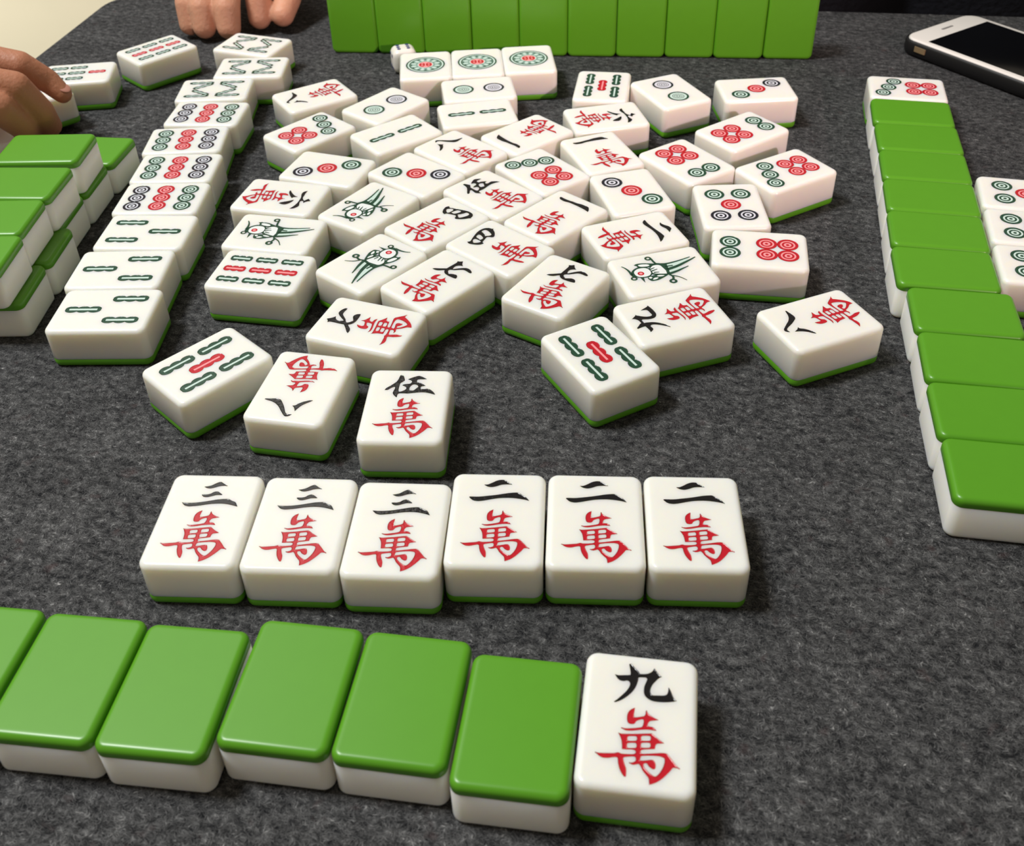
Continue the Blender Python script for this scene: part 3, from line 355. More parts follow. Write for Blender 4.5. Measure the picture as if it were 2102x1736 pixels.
BIRD = json.loads('''[["poly","g",0,[[2.54,13.83,0],[4.66,11.9,0],[5.59,9.31,0],[5.0,6.74,0],[3.24,5.21,0],[0.17,5.05,0],[-2.3,6.6,0],[-2.98,9.08,0],[-2.27,11.55,0],[-1.25,13.64,0],[-0.19,14.61,0]]],["poly","w",1,[[2.18,12.72,0],[4.26,10.66,0],[4.4,7.54,0],[2.95,5.88,0],[0.13,5.67,0],[-1.85,7.24,0],[-2.14,10.13,0],[-0.91,12.4,0]]],["ring","r",2,[0.68,10.12,1.45,0.75]],["ring","pr",2,[0.68,10.12,0.75,0.01]],["line","g",0,[[[8.34,16.21],[6.47,15.11],[3.97,14.39],[0.69,14.27]],0.43,1.24]],["ring","g",0,[-2.17,14.27,1.46,0.68]],["poly","g",0,[[-2.05,11.61,1],[-2.57,10.02,1],[-6.54,10.9,1]]],["poly","g",0,[[7.6,10.82,1],[8.31,9.09,0],[7.96,6.13,0],[6.85,3.2,0],[5.72,0.84,0],[4.9,2.86,0],[4.22,4.82,0],[4.58,7.47,0],[5.49,9.63,0],[6.64,9.74,0]]],["poly","w",1,[[7.02,9.03,0],[7.38,7.49,0],[6.7,4.95,0],[5.7,4.22,0],[5.13,5.29,0],[5.67,8.16,0]]],["ring","g",0,[10.9,2.85,1.57,0.64]],["line","g",0,[[[10.36,1.65],[8.15,1.55],[5.71,1.13]],0.93,1.08]],["poly","g",0,[[3.28,5.33,0],[5.61,2.85,0],[5.94,0.75,0],[4.81,-2.73,0],[1.02,-1.59,0],[-3.04,-1.44,0],[-3.4,0.66,0],[-2.2,4.34,0],[-1.2,5.74,0],[0.97,5.98,0]]],["poly","w",1,[[2.92,5.0,0],[4.9,2.86,0],[4.49,0.21,0],[2.26,-0.56,0],[-2.31,-1.04,0],[-2.56,0.32,0],[-1.28,3.96,0],[-0.35,4.98,0],[1.2,5.13,0]]],["line","g",2,[[[2.33,5.52],[3.22,2.84]],0.93,0.39]],["line","g",2,[[[1.0,5.27],[1.82,2.09]],0.93,0.39]],["line","g",2,[[[-0.25,4.52],[-0.66,2.18]],0.93,0.39]],["line","g",2,[[[5.84,1.07],[4.63,-2.66],[5.12,-8.52],[6.58,-15.13]],1.47,0.54]],["line","g",2,[[[0.23,-1.68],[1.3,-6.62],[3.16,-11.37],[4.46,-14.49],[5.84,-17.38]],2.02,0.54]],["line","g",2,[[[-3.27,-0.92],[-2.23,-5.4],[-1.05,-8.71],[-0.01,-11.7]],1.71,0.46]],["line","g",2,[[[2.66,-1.84],[2.41,-5.4]],1.01,0.78]],["line","g",2,[[[4.49,-2.6],[0.9,-1.96],[-3.1,-1.18]],1.4,1.4]],["line","g",2,[[[1.03,-6.51],[2.2,-7.28]],0.62,0.46]],["ring","g",0,[-8.92,-0.91,1.73,0.64]],["line","g",0,[[[-7.63,-1.45],[-5.62,-2.08],[-3.32,-1.09]],1.08,0.93]],["line","g",0,[[[-4.95,-2.3],[-6.32,-4.23],[-7.96,-5.47],[-10.05,-6.65]],0.78,0.39]],["poly","g",0,[[-3.28,8.59,0],[-5.87,8.03,0],[-6.34,6.57,0],[-6.02,3.96,0],[-3.81,-0.61,0],[-2.91,0.46,0],[-2.1,3.74,0],[-2.46,6.11,0]]],["poly","w",1,[[-3.15,4.31,0],[-2.77,3.18,0],[-3.53,1.0,0],[-4.04,2.04,0],[-3.82,3.61,0]]],["poly","w",1,[[-5.02,6.86,0],[-4.18,5.69,0],[-4.44,4.14,0],[-5.27,5.03,0],[-5.52,6.38,0]]],["poly","w",1,[[-3.37,8.18,0],[-3.01,7.16,0],[-3.77,6.63,0],[-4.35,7.56,0]]],["poly","pg",1,[[4.16,-2.04,1],[4.67,-8.33,0],[6.21,-14.68,1],[3.53,-11.81,1],[1.74,-6.81,0],[0.82,-2.2,1]]],["poly","pg",1,[[-2.43,-1.41,1],[-1.49,-5.44,0],[0.21,-11.51,1],[-0.53,-8.66,0],[1.47,-6.41,1],[0.07,-2.17,1]]]]''')
def bird_mesh():
    a = Art()
    for kind, ink, lvl, data in BIRD:
        if kind == 'poly': a.fill(smooth(data), ink, lvl=lvl)
        if kind == 'line':
            pts, w0, w1 = data; V = [Vector(p) for p in pts]; S = []
            for i in range(len(V)-1):
                p0 = V[max(i-1, 0)]; p1 = V[i]; p2 = V[i+1]; p3 = V[min(i+2, len(V)-1)]
                for k in range(5):
                    t = k/5; S.append(.5*((2*p1) + (p2-p0)*t + (2*p0-5*p1+4*p2-p3)*t*t + (3*p1-p0-3*p2+p3)*t*t*t))
            S.append(V[-1]); a.line(S, w0, w1, ink, lvl)
        if kind == 'ring': a.ring(*data, ink, lvl)
    return a.mesh('bird_engraving')

# ------------------------------------------------------------------ the table and what is beyond it
TA = R(-9.5); e1 = Vector((math.cos(TA), math.sin(TA), 0)); e2 = Vector((math.sin(TA), -math.cos(TA), 0))
corner = Vector((-.2935, .8267, 0)); TS = .96
tc_ = corner + e1*TS/2 + e2*TS/2
table = bpy.data.objects.new('square_table', None); COL.objects.link(table); table.location = (tc_.x, tc_.y, -.745); table.rotation_euler = (0, 0, TA)
tag(table, 'square table under the grey felt cloth that carries all the tiles', 'table')
link('table_top', rings_mesh('table_top', [(.004, .72), (0, .724), (0, .737), (.004, .7415)], TS/2-.006, TS/2-.006, .03), table, [WOOD])
for sx in (-1, 1):
    for sy in (-1, 1):
        me = rings_mesh('leg', [(.003, 0), (0, .01), (0, .7195)], .025, .025, .006)
        lg = link('leg', me, table, [WOOD]); lg.location = (sx*(TS/2-.06), sy*(TS/2-.06), 0)
cl_me = rings_mesh('felt_cloth', [(.0012, -.003), (0, -.0022), (0, -.0008), (.0010, 0.0)], TS/2, TS/2, .035, 10)
cloth = link('felt_cloth', cl_me, None, [FELT]); cloth.location = (tc_.x, tc_.y, 0); cloth.rotation_euler = (0, 0, TA)
tag(cloth, 'dark grey fuzzy felt cloth spread over the table beneath every tile', 'tablecloth')
me = bpy.data.meshes.new('floor'); me.from_pydata([(-3.5, -2, -.745), (3.5, -2, -.745), (3.5, 5, -.745), (-3.5, 5, -.745)], [], [(0, 1, 2, 3)])
fl = link('floor', me, None, [FLOORM]); fl['kind'] = 'structure'; fl['label'] = 'pale beige floor seen past the corner of the table'; fl['category'] = 'floor'

# ------------------------------------------------------------------ tiles
POS = json.loads('''{"w3a": [-0.1027, 0.24446, -0.0716, 0, "3w"],
"w3b": [-0.07049, 0.24167, -0.0774, 0, "3w"],
"w3c": [-0.03864, 0.23804, -0.0809, 0, "3w"],
"w2a": [-0.00656, 0.24093, -0.0683, 0, "2w"],
"w2b": [0.02543, 0.23894, -0.073, 0, "2w"],
"w2c": [0.05742, 0.23699, -0.0718, 0, "2w"],
"w5a": [-0.0396, 0.29951, -0.0674, 0, "5w"],
"w8a": [-0.08028, 0.31187, 2.9257, 0, "8w"],
"b5a": [-0.11889, 0.32775, -0.7933, 0, "5b"],
"b5b": [0.03416, 0.32777, 0.4808, 0, "5b"],
"w9a": [0.06626, 0.3507, 1.8801, 0, "9w"],
"w8b": [0.12456, 0.34522, 1.9468, 0, "8w"],
"b1a": [0.06649, 0.38404, 1.8322, 0, "1b"],
"w2d": [0.0576, 0.41501, -1.2565, 0, "2w"],
"d6a": [0.11126, 0.39929, 1.3906, 0, "6d"],
"d5a": [0.10563, 0.43877, -0.0127, 0, "5d"],
"d7a": [0.1391, 0.47236, 2.0755, 0, "7d"],
"d6b": [0.0915, 0.48502, -2.5728, 0, "6d"],
"d6c": [0.12584, 0.51746, -0.9766, 0, "6d"],
"d3a": [0.14362, 0.56971, -1.5273, 0, "3d"],
"d2a": [0.09498, 0.57074, 0.3874, 0, "2d"],
"b5c": [0.05687, 0.58041, -0.1673, 0, "5b"],
"w6a": [0.05533, 0.5392, -1.374, 0, "6w"],
"w1a": [0.04936, 0.49727, 0.3252, 0, "1w"],
"d3b": [0.06046, 0.45517, 0.2288, 0, "3d"],
"d7b": [0.01795, 0.47898, 0.6362, 0, "7d"],
"w1b": [0.01162, 0.52102, 2.26, 0, "1w"],
"w8c": [-0.02374, 0.50369, 0.7829, 0, "8w"],
"d3c": [-0.04542, 0.47957, -2.2932, 0, "3d"],
"b2a": [-0.05868, 0.52609, -0.9319, 0, "2b"],
"d2b": [-0.06726, 0.56286, -0.7251, 0, "2d"],
"w8d": [-0.10954, 0.5792, 2.1251, 0, "8w"],
"d7c": [-0.10622, 0.53201, -0.7858, 0, "7d"],
"d3d": [-0.09105, 0.48786, 1.229, 0, "3d"],
"w6b": [-0.11054, 0.46002, -1.8278, 0, "6w"],
"b1b": [-0.10813, 0.42537, 1.3525, 0, "1b"],
"b9a": [-0.10923, 0.39338, 1.3668, 0, "9b"],
"b1c": [-0.06645, 0.44783, 2.5112, 0, "1b"],
"b1d": [-0.06084, 0.39797, -0.7141, 0, "1b"],
"w4a": [-0.03302, 0.43061, -0.7906, 0, "4w"],
"w5b": [-0.00698, 0.45689, 0.7541, 0, "5w"],
"w1c": [0.02268, 0.4338, -0.7836, 0, "1w"],
"w4b": [-0.00395, 0.40747, 0.7981, 0, "4w"],
"w7a": [-0.03108, 0.38247, -0.7591, 0, "7w"],
"w7b": [0.01978, 0.37544, -0.6086, 0, "7w"],
"w7c": [-0.05885, 0.35058, 1.2028, 0, "7w"],
"b3a": [-0.17006, 0.36694, 1.5363, 0, "3b"],
"b3b": [-0.17212, 0.39843, 1.5429, 0, "3b"],
"b3c": [-0.16874, 0.43022, -1.6355, 0, "3b"],
"d9a": [-0.16924, 0.46199, -1.6114, 0, "9d"],
"d9b": [-0.16932, 0.49356, 1.5438, 0, "9d"],
"d9c": [-0.17165, 0.52569, 1.594, 0, "9d"],
"d9d": [-0.16737, 0.55858, -1.6571, 0, "9d"],
"b8a": [-0.16971, 0.59157, 1.5863, 0, "8b"],
"b8b": [-0.15354, 0.62317, 1.5513, 0, "8b"],
"b8c": [-0.15961, 0.66053, 1.1996, 0, "8b"],
"b9b": [-0.22005, 0.65751, 2.3387, 0, "9b"],
"b7a": [-0.25937, 0.62184, -1.4599, 0, "7b"],
"d1a": [-0.04719, 0.61847, 0.0588, 0, "1d"],
"d1b": [-0.01579, 0.6208, 0.049, 0, "1d"],
"d1c": [0.01553, 0.62383, 0.0558, 0, "1d"],
"d2c": [-0.01473, 0.58128, -1.4623, 0, "2d"],
"b2b": [-0.01524, 0.54872, -1.4034, 0, "2b"],
"d7d": [0.22826, 0.56448, 1.3476, 0, "7d"],
"g1": [0.2215, 0.53391, 1.3476, 0, "g"],
"g2": [0.21507, 0.50298, 1.3643, 0, "g"],
"g3": [0.20834, 0.47225, 1.3566, 0, "g"],
"g4": [0.20142, 0.44162, 1.3514, 0, "g"],
"g5": [0.19424, 0.41113, 1.3505, 0, "g"],
"g6": [0.18715, 0.38026, 1.3715, 0, "g"],
"g7": [0.18415, 0.34798, 1.3808, 0, "g"],
"g8": [0.17842, 0.31666, 1.3677, 0, "g"],
"g9": [0.17223, 0.28563, 1.3868, 0, "g"],
"g10": [0.16704, 0.25466, 1.3825, 0, "g"],
"d5b": [0.24602, 0.44066, 1.3176, 0, "5d"],
"d5c": [0.23856, 0.40993, 1.3346, 0, "5d"],
"d5d": [0.23122, 0.37872, 1.3468, 0, "5d"],
"o0": [-0.16054, 0.19034, -0.1375, 0, "g"],
"o1": [-0.12863, 0.18529, -0.1375, 0, "g"],
"o2": [-0.09712, 0.18007, -0.1333, 0, "g"],
"o3": [-0.0641, 0.18009, -0.1611, 0, "g"],
"o4": [-0.03248, 0.17463, -0.1669, 0, "g"],
"o5": [-0.00112, 0.16579, -0.1575, 0, "g"],
"w9o": [0.03119, 0.1651, -0.1659, 0, "9w"],
"l1": [-0.22814, 0.48317, 1.542, 1, "g"],
"l2": [-0.22942, 0.44766, 1.502, 1, "g"],
"l3": [-0.23194, 0.41567, 1.5397, 1, "g"],
"l4": [-0.23098, 0.38406, 1.5554, 1, "g"],
"m1": [-0.2229, 0.5178, 1.4259, 0, "g"],
"m2": [-0.231, 0.4535, 1.52, 0, "g"],
"m3": [-0.2263, 0.4213, 1.54, 0, "g"],
"m4": [-0.2283, 0.3893, 1.55, 0, "g"],
"m5": [-0.2283, 0.4855, 1.5, 0, "g"],
"held": [-0.27408, 0.58067, -0.835, 0, "x"],
"lft": [-0.28805, 0.53938, 1.7, 0, "x"]}''')
LAB = {
'w3a': ('white tile with black three over red wan, outer end of the six-tile row', 'six face-up character tiles in the near row'),
'w3b': ('black three over red wan tile, second from the outer three end of the six-tile row', 'six face-up character tiles in the near row'),
'w3c': ('black three over red wan tile touching the twos in the six-tile row', 'six face-up character tiles in the near row'),
'w2a': ('black two over red wan tile touching the threes in the six-tile row', 'six face-up character tiles in the near row'),
'w2b': ('black two over red wan tile between two like tiles in the six-tile row', 'six face-up character tiles in the near row'),
'w2c': ('black two over red wan tile at the free end of the six-tile row', 'six face-up character tiles in the near row'),
'w5a': ('five wan tile facing the viewer just behind the threes of the six-tile row', 'face-up tiles discarded in the middle'),
'w8a': ('upside-down eight wan tile between a slanted five-bamboo tile and the five wan tile', 'face-up tiles discarded in the middle'),
'b5a': ('slanted five-bamboo tile with red middle stick touching the upside-down eight wan tile', 'face-up tiles discarded in the middle'),
'b5b': ('slanted five-bamboo tile with red middle stick leaning on the sideways nine wan tile', 'face-up tiles discarded in the middle'),
'w9a': ('nine wan tile lying sideways behind a slanted five-bamboo tile', 'face-up tiles discarded in the middle'),
'w8b': ('eight wan tile lying alone on bare felt beside the long green-backed column', 'face-up tiles discarded in the middle'),
'b1a': ('green bird tile between the sideways two wan and nine wan tiles', 'face-up tiles discarded in the middle'),
'w2d': ('sideways two wan tile with a faded red character, behind a green bird tile', 'face-up tiles discarded in the middle'),
'd6a': ('six-dot tile lying square in front of the discarded five-dot tile', 'face-up tiles discarded in the middle'),
'd5a': ('five-dot tile with green, red and dark dots lying among the discards', 'face-up tiles discarded in the middle'),
'd7a': ('seven-dot tile at the rim of the discards, beside the five-dot tile', 'face-up tiles discarded in the middle'),
'd6b': ('six-dot tile wedged between a three-dot tile and the rim seven-dot tile', 'face-up tiles discarded in the middle'),
'd6c': ('six-dot tile between the sideways three-dot tile and the rim seven-dot tile', 'face-up tiles discarded in the middle'),
'd3a': ('sideways three-dot tile standing apart at the far rim, towards the phone', 'face-up tiles discarded in the middle'),
'd2a': ('two-dot tile between the far five-bamboo tile and the sideways three-dot tile', 'face-up tiles discarded in the middle'),
'b5c': ('small five-bamboo tile lying straight at the far rim beside a two-dot tile', 'face-up tiles discarded in the middle'),
'w6a': ('six wan tile lying sideways in front of the far five-bamboo tile', 'face-up tiles discarded in the middle'),
'w1a': ('one wan tile between the far six wan tile and a three-dot tile', 'face-up tiles discarded in the middle'),
'd3b': ('three-dot tile between a one wan tile and the faded two wan tile', 'face-up tiles discarded in the middle'),
'd7b': ('seven-dot tile in the middle of the discards, ringed by wan tiles', 'face-up tiles discarded in the middle'),
'w1b': ('upside-down one wan tile in front of the straight two-bamboo tile', 'face-up tiles discarded in the middle'),
'w8c': ('eight wan tile in mid heap beside the upside-down one wan tile', 'face-up tiles discarded in the middle'),
'd3c': ('three-dot tile in mid heap touching the eight wan and a bird tile', 'face-up tiles discarded in the middle'),
'b2a': ('slanted two-bamboo tile in front of a slanted two-dot tile', 'face-up tiles discarded in the middle'),
'd2b': ('slanted two-dot tile behind the slanted two-bamboo tile', 'face-up tiles discarded in the middle'),
'w8d': ('eight wan tile at the far outer rim beside the slanted two-dot tile', 'face-up tiles discarded in the middle'),
'd7c': ('seven-dot tile at the outer rim in front of an eight wan tile', 'face-up tiles discarded in the middle'),
'd3d': ('three-dot tile at the outer rim just behind the sideways six wan tile', 'face-up tiles discarded in the middle'),
'w6b': ('sideways six wan tile just behind a green bird tile at the outer rim', 'face-up tiles discarded in the middle'),
'b1b': ('green bird tile lying straight directly behind the nine-bamboo tile', 'face-up tiles discarded in the middle'),
'b9a': ('nine-bamboo tile with red middle row in front of a green bird tile', 'face-up tiles discarded in the middle'),
'b1c': ('green bird tile with its head down, touching a four wan tile', 'face-up tiles discarded in the middle'),
'b1d': ('green bird tile with its head up, between nine-bamboo and seven wan tiles', 'face-up tiles discarded in the middle'),
'w4a': ('four wan tile wedged between the head-down bird tile and a five wan tile', 'face-up tiles discarded in the middle'),
'w5b': ('five wan tile in mid heap between a four wan and a seven-dot tile', 'face-up tiles discarded in the middle'),
'w1c': ('one wan tile with a shiny black stroke, beside the mid-heap five wan tile', 'face-up tiles discarded in the middle'),
'w4b': ('four wan tile turned aside in front of the mid-heap one wan tile', 'face-up tiles discarded in the middle'),
'w7a': ('seven wan tile touching the head-up green bird tile', 'face-up tiles discarded in the middle'),
'w7b': ('seven wan tile behind the slanted five-bamboo tile, bare felt beside it', 'face-up tiles discarded in the middle'),
'w7c': ('sideways seven wan tile behind the upside-down eight wan tile', 'face-up tiles discarded in the middle'),
'b3a': ('three-bamboo tile at the near end of the column of sets', 'face-up sets in the long column'),
'b3b': ('three-bamboo tile second from the near end of the column of sets', 'face-up sets in the long column'),
'b3c': ('three-bamboo tile turned the other way, touching the nine-dot tiles', 'face-up sets in the long column'),
'd9a': ('nine-dot tile with dark dots outermost, touching a three-bamboo tile', 'face-up sets in the long column'),
'd9b': ('nine-dot tile second from the three-bamboo tiles in the column of sets', 'face-up sets in the long column'),
'd9c': ('nine-dot tile third from the three-bamboo tiles in the column of sets', 'face-up sets in the long column'),
'd9d': ('nine-dot tile touching the eight-bamboo tiles in the column of sets', 'face-up sets in the long column'),
'b8a': ('eight-bamboo tile touching the nine-dot tiles', 'face-up sets in the long column'),
'b8b': ('eight-bamboo tile in the middle of its set of three', 'face-up sets in the long column'),
'b8c': ('eight-bamboo tile turned askew at the far end of the column of sets', 'face-up sets in the long column'),
'b9b': ('nine-bamboo tile lying alone at a slant towards the corner of the cloth', 'face-up tiles discarded in the middle'),
'b7a': ('seven-bamboo tile with one red stick, just beyond the reaching hand', 'face-up tiles discarded in the middle'),
'd1a': ('one-dot tile with the die tucked behind it', 'three one-dot tiles'),
'd1b': ('one-dot tile in the middle of the row of three', 'three one-dot tiles'),
'd1c': ('one-dot tile at the free end of the three, its whole front showing', 'three one-dot tiles'),
'd2c': ('two-dot tile lying straight in front of the three one-dot tiles', 'face-up tiles discarded in the middle'),
'b2b': ('two-bamboo tile lying straight in front of the straight two-dot tile', 'face-up tiles discarded in the middle'),
'd7d': ('seven-dot tile face up at the far end of the green-backed column', 'green-backed column'),
'g1': ('green-backed tile, first in the long column counted from its seven-dot tile', 'green-backed column'),
'g2': ('green-backed tile, second in the long column counted from its seven-dot tile', 'green-backed column'),
'g3': ('green-backed tile, third in the long column counted from its seven-dot tile', 'green-backed column'),
'g4': ('green-backed tile, fourth in the long column counted from its seven-dot tile', 'green-backed column'),
'g5': ('green-backed tile, fifth in the long column counted from its seven-dot tile', 'green-backed column'),
'g6': ('green-backed tile, sixth in the long column counted from its seven-dot tile', 'green-backed column'),
'g7': ('green-backed tile, seventh in the long column counted from its seven-dot tile', 'green-backed column'),
'g8': ('green-backed tile, eighth in the long column counted from its seven-dot tile', 'green-backed column'),
'g9': ('green-backed tile, ninth in the long column counted from its seven-dot tile', 'green-backed column'),
'g10': ('green-backed tile at the near end of the long column', 'green-backed column'),
'd5b': ('five-dot tile of the set beside the green column, far end of three', 'three five-dot tiles'),
'd5c': ('five-dot tile of the set beside the green column, middle of three', 'three five-dot tiles'),
'd5d': ('five-dot tile of the set beside the green column, near end of three', 'three five-dot tiles'),
'o1': ('green-backed face-down tile second in the near row, next to the cut-off one', 'near row of face-down tiles'),
'o2': ('green-backed face-down tile third in the near row, counted from the cut-off one', 'near row of face-down tiles'),
'o3': ('green-backed face-down tile fourth in the near row, set back from its neighbours', 'near row of face-down tiles'),
'o4': ('green-backed face-down tile fifth in the near row, counted from the cut-off one', 'near row of face-down tiles'),
'o5': ('green-backed face-down tile touching the nine wan tile in the near row', 'near row of face-down tiles'),
'o0': ('green-backed tile cut off by the picture edge at the start of the near row', 'near row of face-down tiles'),
'w9o': ('nine wan tile face up at the end of the near green-backed row', 'near row of face-down tiles'),
'l1': ('green-backed top tile of the two-layer stack, first from its far end', 'two-layer stack of face-down tiles'),
'l2': ('green-backed top tile of the two-layer stack, second from its far end', 'two-layer stack of face-down tiles'),
'l3': ('green-backed top tile of the two-layer stack, third from its far end', 'two-layer stack of face-down tiles'),
'l4': ('green-backed top tile of the two-layer stack, fourth from its far end', 'two-layer stack of face-down tiles'),
'm1': ('lower-layer tile of the two-layer stack, first from its far end', 'two-layer stack of face-down tiles'),
'm5': ('lower-layer tile of the two-layer stack, second from its far end', 'two-layer stack of face-down tiles'),
'm2': ('lower-layer tile of the two-layer stack, third from its far end', 'two-layer stack of face-down tiles'),
'm3': ('lower-layer tile of the two-layer stack, fourth from its far end', 'two-layer stack of face-down tiles'),
'm4': ('lower-layer tile of the two-layer stack, fifth from its far end', 'two-layer stack of face-down tiles'),
'held': ('white tile under the fingertips of the reaching hand', None),
'lft': ('white tile half hidden between the reaching hand and the green stack', None),
'wall0': ('green-backed tile standing on end in the far wall, first from its open-hand end', 'standing wall of green-backed tiles'),
'wall1': ('green-backed tile standing on end in the far wall, second from its open-hand end', 'standing wall of green-backed tiles'),
'wall2': ('green-backed tile standing on end in the far wall, third from its open-hand end', 'standing wall of green-backed tiles'),
'wall3': ('green-backed tile standing on end in the far wall, fourth from its open-hand end', 'standing wall of green-backed tiles'),
'wall4': ('green-backed tile standing on end in the far wall, fifth from its open-hand end', 'standing wall of green-backed tiles'),
'wall5': ('green-backed tile standing on end in the far wall, sixth from its open-hand end', 'standing wall of green-backed tiles'),
'wall6': ('green-backed tile standing on end in the far wall, seventh from its open-hand end', 'standing wall of green-backed tiles'),
'wall7': ('green-backed tile standing on end in the far wall, eighth from its open-hand end', 'standing wall of green-backed tiles'),
'wall8': ('green-backed tile standing on end in the far wall, ninth from its open-hand end', 'standing wall of green-backed tiles'),
'wall9': ('green-backed tile standing on end in the far wall, tenth from its open-hand end', 'standing wall of green-backed tiles'),
}
protos = {}
def build_tile(kind, name='mahjong_tile'):
    r = bpy.data.objects.new(name, None); COL.objects.link(r); r.empty_display_size = .01
    link('tile_body', ME_BODY, r); link('tile_back', ME_BACK, r)
    if kind[1:] == 'w':
        link('numeral', ME_NUM[kind[0]], r); link('wan_character', ME_WAN, r)
    elif kind == '1b': link('bird_engraving', ME_BIRD, r)
    elif kind[1:] == 'd': link('dot_pattern', DES[kind], r)
    elif kind[1:] == 'b': link('bamboo_pattern', DES[kind], r)
    return r
def dup(root):
    r = root.copy(); COL.objects.link(r)
    for ch in list(root.children):
        c = ch.copy(); COL.objects.link(c); c.parent = r
    return r
ME_NUM = {k: glyph_mesh(k, 'k', 'numeral') for k in '123456789'}
ME_WAN = glyph_mesh('wan', 'r', 'wan_character')
ME_BIRD = bird_mesh()
DES = {k: design(k) for k in ('1d', '2d', '3d', '5d', '6d', '7d', '9d', '2b', '3b', '5b', '7b', '8b', '9b')}
def tile(kind, label, group):
    if kind in protos: o = dup(protos[kind])
    else: o = protos[kind] = build_tile(kind)
    tag(o, label, 'mahjong tile', group)
    return o
for key, (x, y, a, lay, kind) in POS.items():
    label, group = LAB[key]
    o = tile(kind, label, group)
    z = lay*(TH + .00004)
    if key == 'held': z = .004
    if kind == 'g':
        o.location = (x, y, z + TH); o.rotation_euler = (math.pi, 0, a)
    else:
        o.location = (x, y, z); o.rotation_euler = (0, 0, a)
# the standing wall: ten tiles on end with their green backs to the camera
A = Vector(((-0.11387, 0.68759))); B = Vector(((0.19793, 0.65259)))
d = (B-A).normalized(); nrm = Vector((-d.y, d.x)); wa = math.atan2(d.y, d.x)
jit = (.0006, .0002, -.0003, .0003, 0, -.0002, .0001, .0004, -.0001, .0002)
for i in range(10):
    k = 'wall%d' % i
    o = tile('g', *LAB[k])
    p = A + d*((B-A).length*(i+.5)/10) + nrm*(jit[i])
    # local -Z (the green back) turned to face the camera side (-nrm)
    zax = Vector((nrm.x, nrm.y, 0)); yax = Vector((0, 0, 1)); xax = yax.cross(zax)
    mm = Matrix.Identity(4)
    for q in range(3): mm[q][0], mm[q][1], mm[q][2] = xax[q], yax[q], zax[q]
    mm.translation = Vector((p.x, p.y, TL/2))
    o.matrix_world = mm

# ------------------------------------------------------------------ die
die = bpy.data.objects.new('die', None); COL.objects.link(die)
tag(die, 'small white die with blue pips tucked behind the one-dot tile', 'die')
dm = rings_mesh('die_body', [(.0056, 0)] + [(.0046 - .0046*math.sin(R(t)), .0046 - .0046*math.cos(R(t))) for t in (12, 25, 40, 55, 70, 90)] + [(.0046 - .0046*math.cos(R(t)), .0110 + .0046*math.sin(R(t))) for t in (0, 20, 35, 50, 65, 78, 90)] + [(.0056, .0156)], .0078, .0078, .0046)
link('die_body', dm, die, [BONE])
def disc(name, c, nv, r, parent, M, th=.00015):
    bm = bmesh.new(); bmesh.ops.create_cone(bm, cap_ends=True, segments=16, radius1=r, radius2=r, depth=th)
    bmesh.ops.transform(bm, verts=bm.verts, matrix=Matrix.Translation(c) @ Vector(nv).to_track_quat('Z', 'Y').to_matrix().to_4x4())
    me = bpy.data.meshes.new(name); bm.to_mesh(me); bm.free(); return link(name, me, parent, [M])
for px, py in ((-.0038, -.0038), (-.0038, 0), (-.0038, .0038), (.0038, -.0038), (.0038, 0), (.0038, .0038)): disc('pip', (px*.8, py*.8, .0156), (0, 0, 1), .0012, die, PIP)
for py, pz in ((-.0036, .0036), (-.0036, .0114), (.0036, .0036), (.0036, .0114)): disc('pip', (-.0078, py*.8, pz), (-1, 0, 0), .0012, die, PIP)
for px, pz in ((-.0036, .0036), (0, .0075), (.0036, .0114)): disc('pip', (px*.8, -.0078, pz), (0, -1, 0), .0012, die, PIP)
die.location = (-.0635, .6555, .00005); die.rotation_euler = (0, 0, R(14))

# ------------------------------------------------------------------ phone
ph = bpy.data.objects.new('smartphone', None); COL.objects.link(ph)
tag(ph, 'white smartphone in a black case lying screen up on the felt', 'phone')
pd = Vector((.54, -.842, 0)).normalized(); pw = Vector((.842, .54, 0)).normalized()
pc = Vector((.2572, .6625, 0)) + pw*.0335 + pd*.069
ph.location = pc
mm = Matrix.Identity(4)
for q in range(3): mm[q][0], mm[q][1], mm[q][2] = pw[q], -pd[q], (0, 0, 1)[q]
mm.translation = pc; ph.matrix_world = mm
link('phone_case', rings_mesh('phone_case', [(.0035, 0), (.0015, .0006), (.0004, .002), (0, .004), (.0002, .0085), (.0008, .0098), (.0013, .0101), (.0018, .0098), (.0019, .0090)], .0352, .0707, .0115, 10), ph, [BLACKR])
link('phone_body', rings_mesh('phone_body', [(0, .0088), (0, .0100), (.0006, .0106), (.0012, .01075)], .0331, .0686, .0095, 10), ph, [WHITEP])
link('screen', rings_mesh('screen', [(0, .0107), (0, .01082), (.0001, .01084)], .0292, .0520, .0006, 3), ph, [SCREEN])
s = link('earpiece_slot', rings_mesh('earpiece_slot', [(0, .0107), (0, .01084), (.0001, .01086)], .0055, .0009, .0008, 5), ph, [GREYM]); s.location = (0, .0605, 0)
s = link('home_button', rings_mesh('home_button', [(0, .0107), (0, .01082), (.0003, .01084)], .0055, .0055, .0054, 10), ph, [SILVER]); s.location = (0, -.0605, 0)
s = link('mute_switch', rings_mesh('mute_switch', [(0, -.0016), (0, .0016)], .0008, .0042, .0006, 4), ph, [BRASS]); s.location = (-.0351, .0525, .0062)

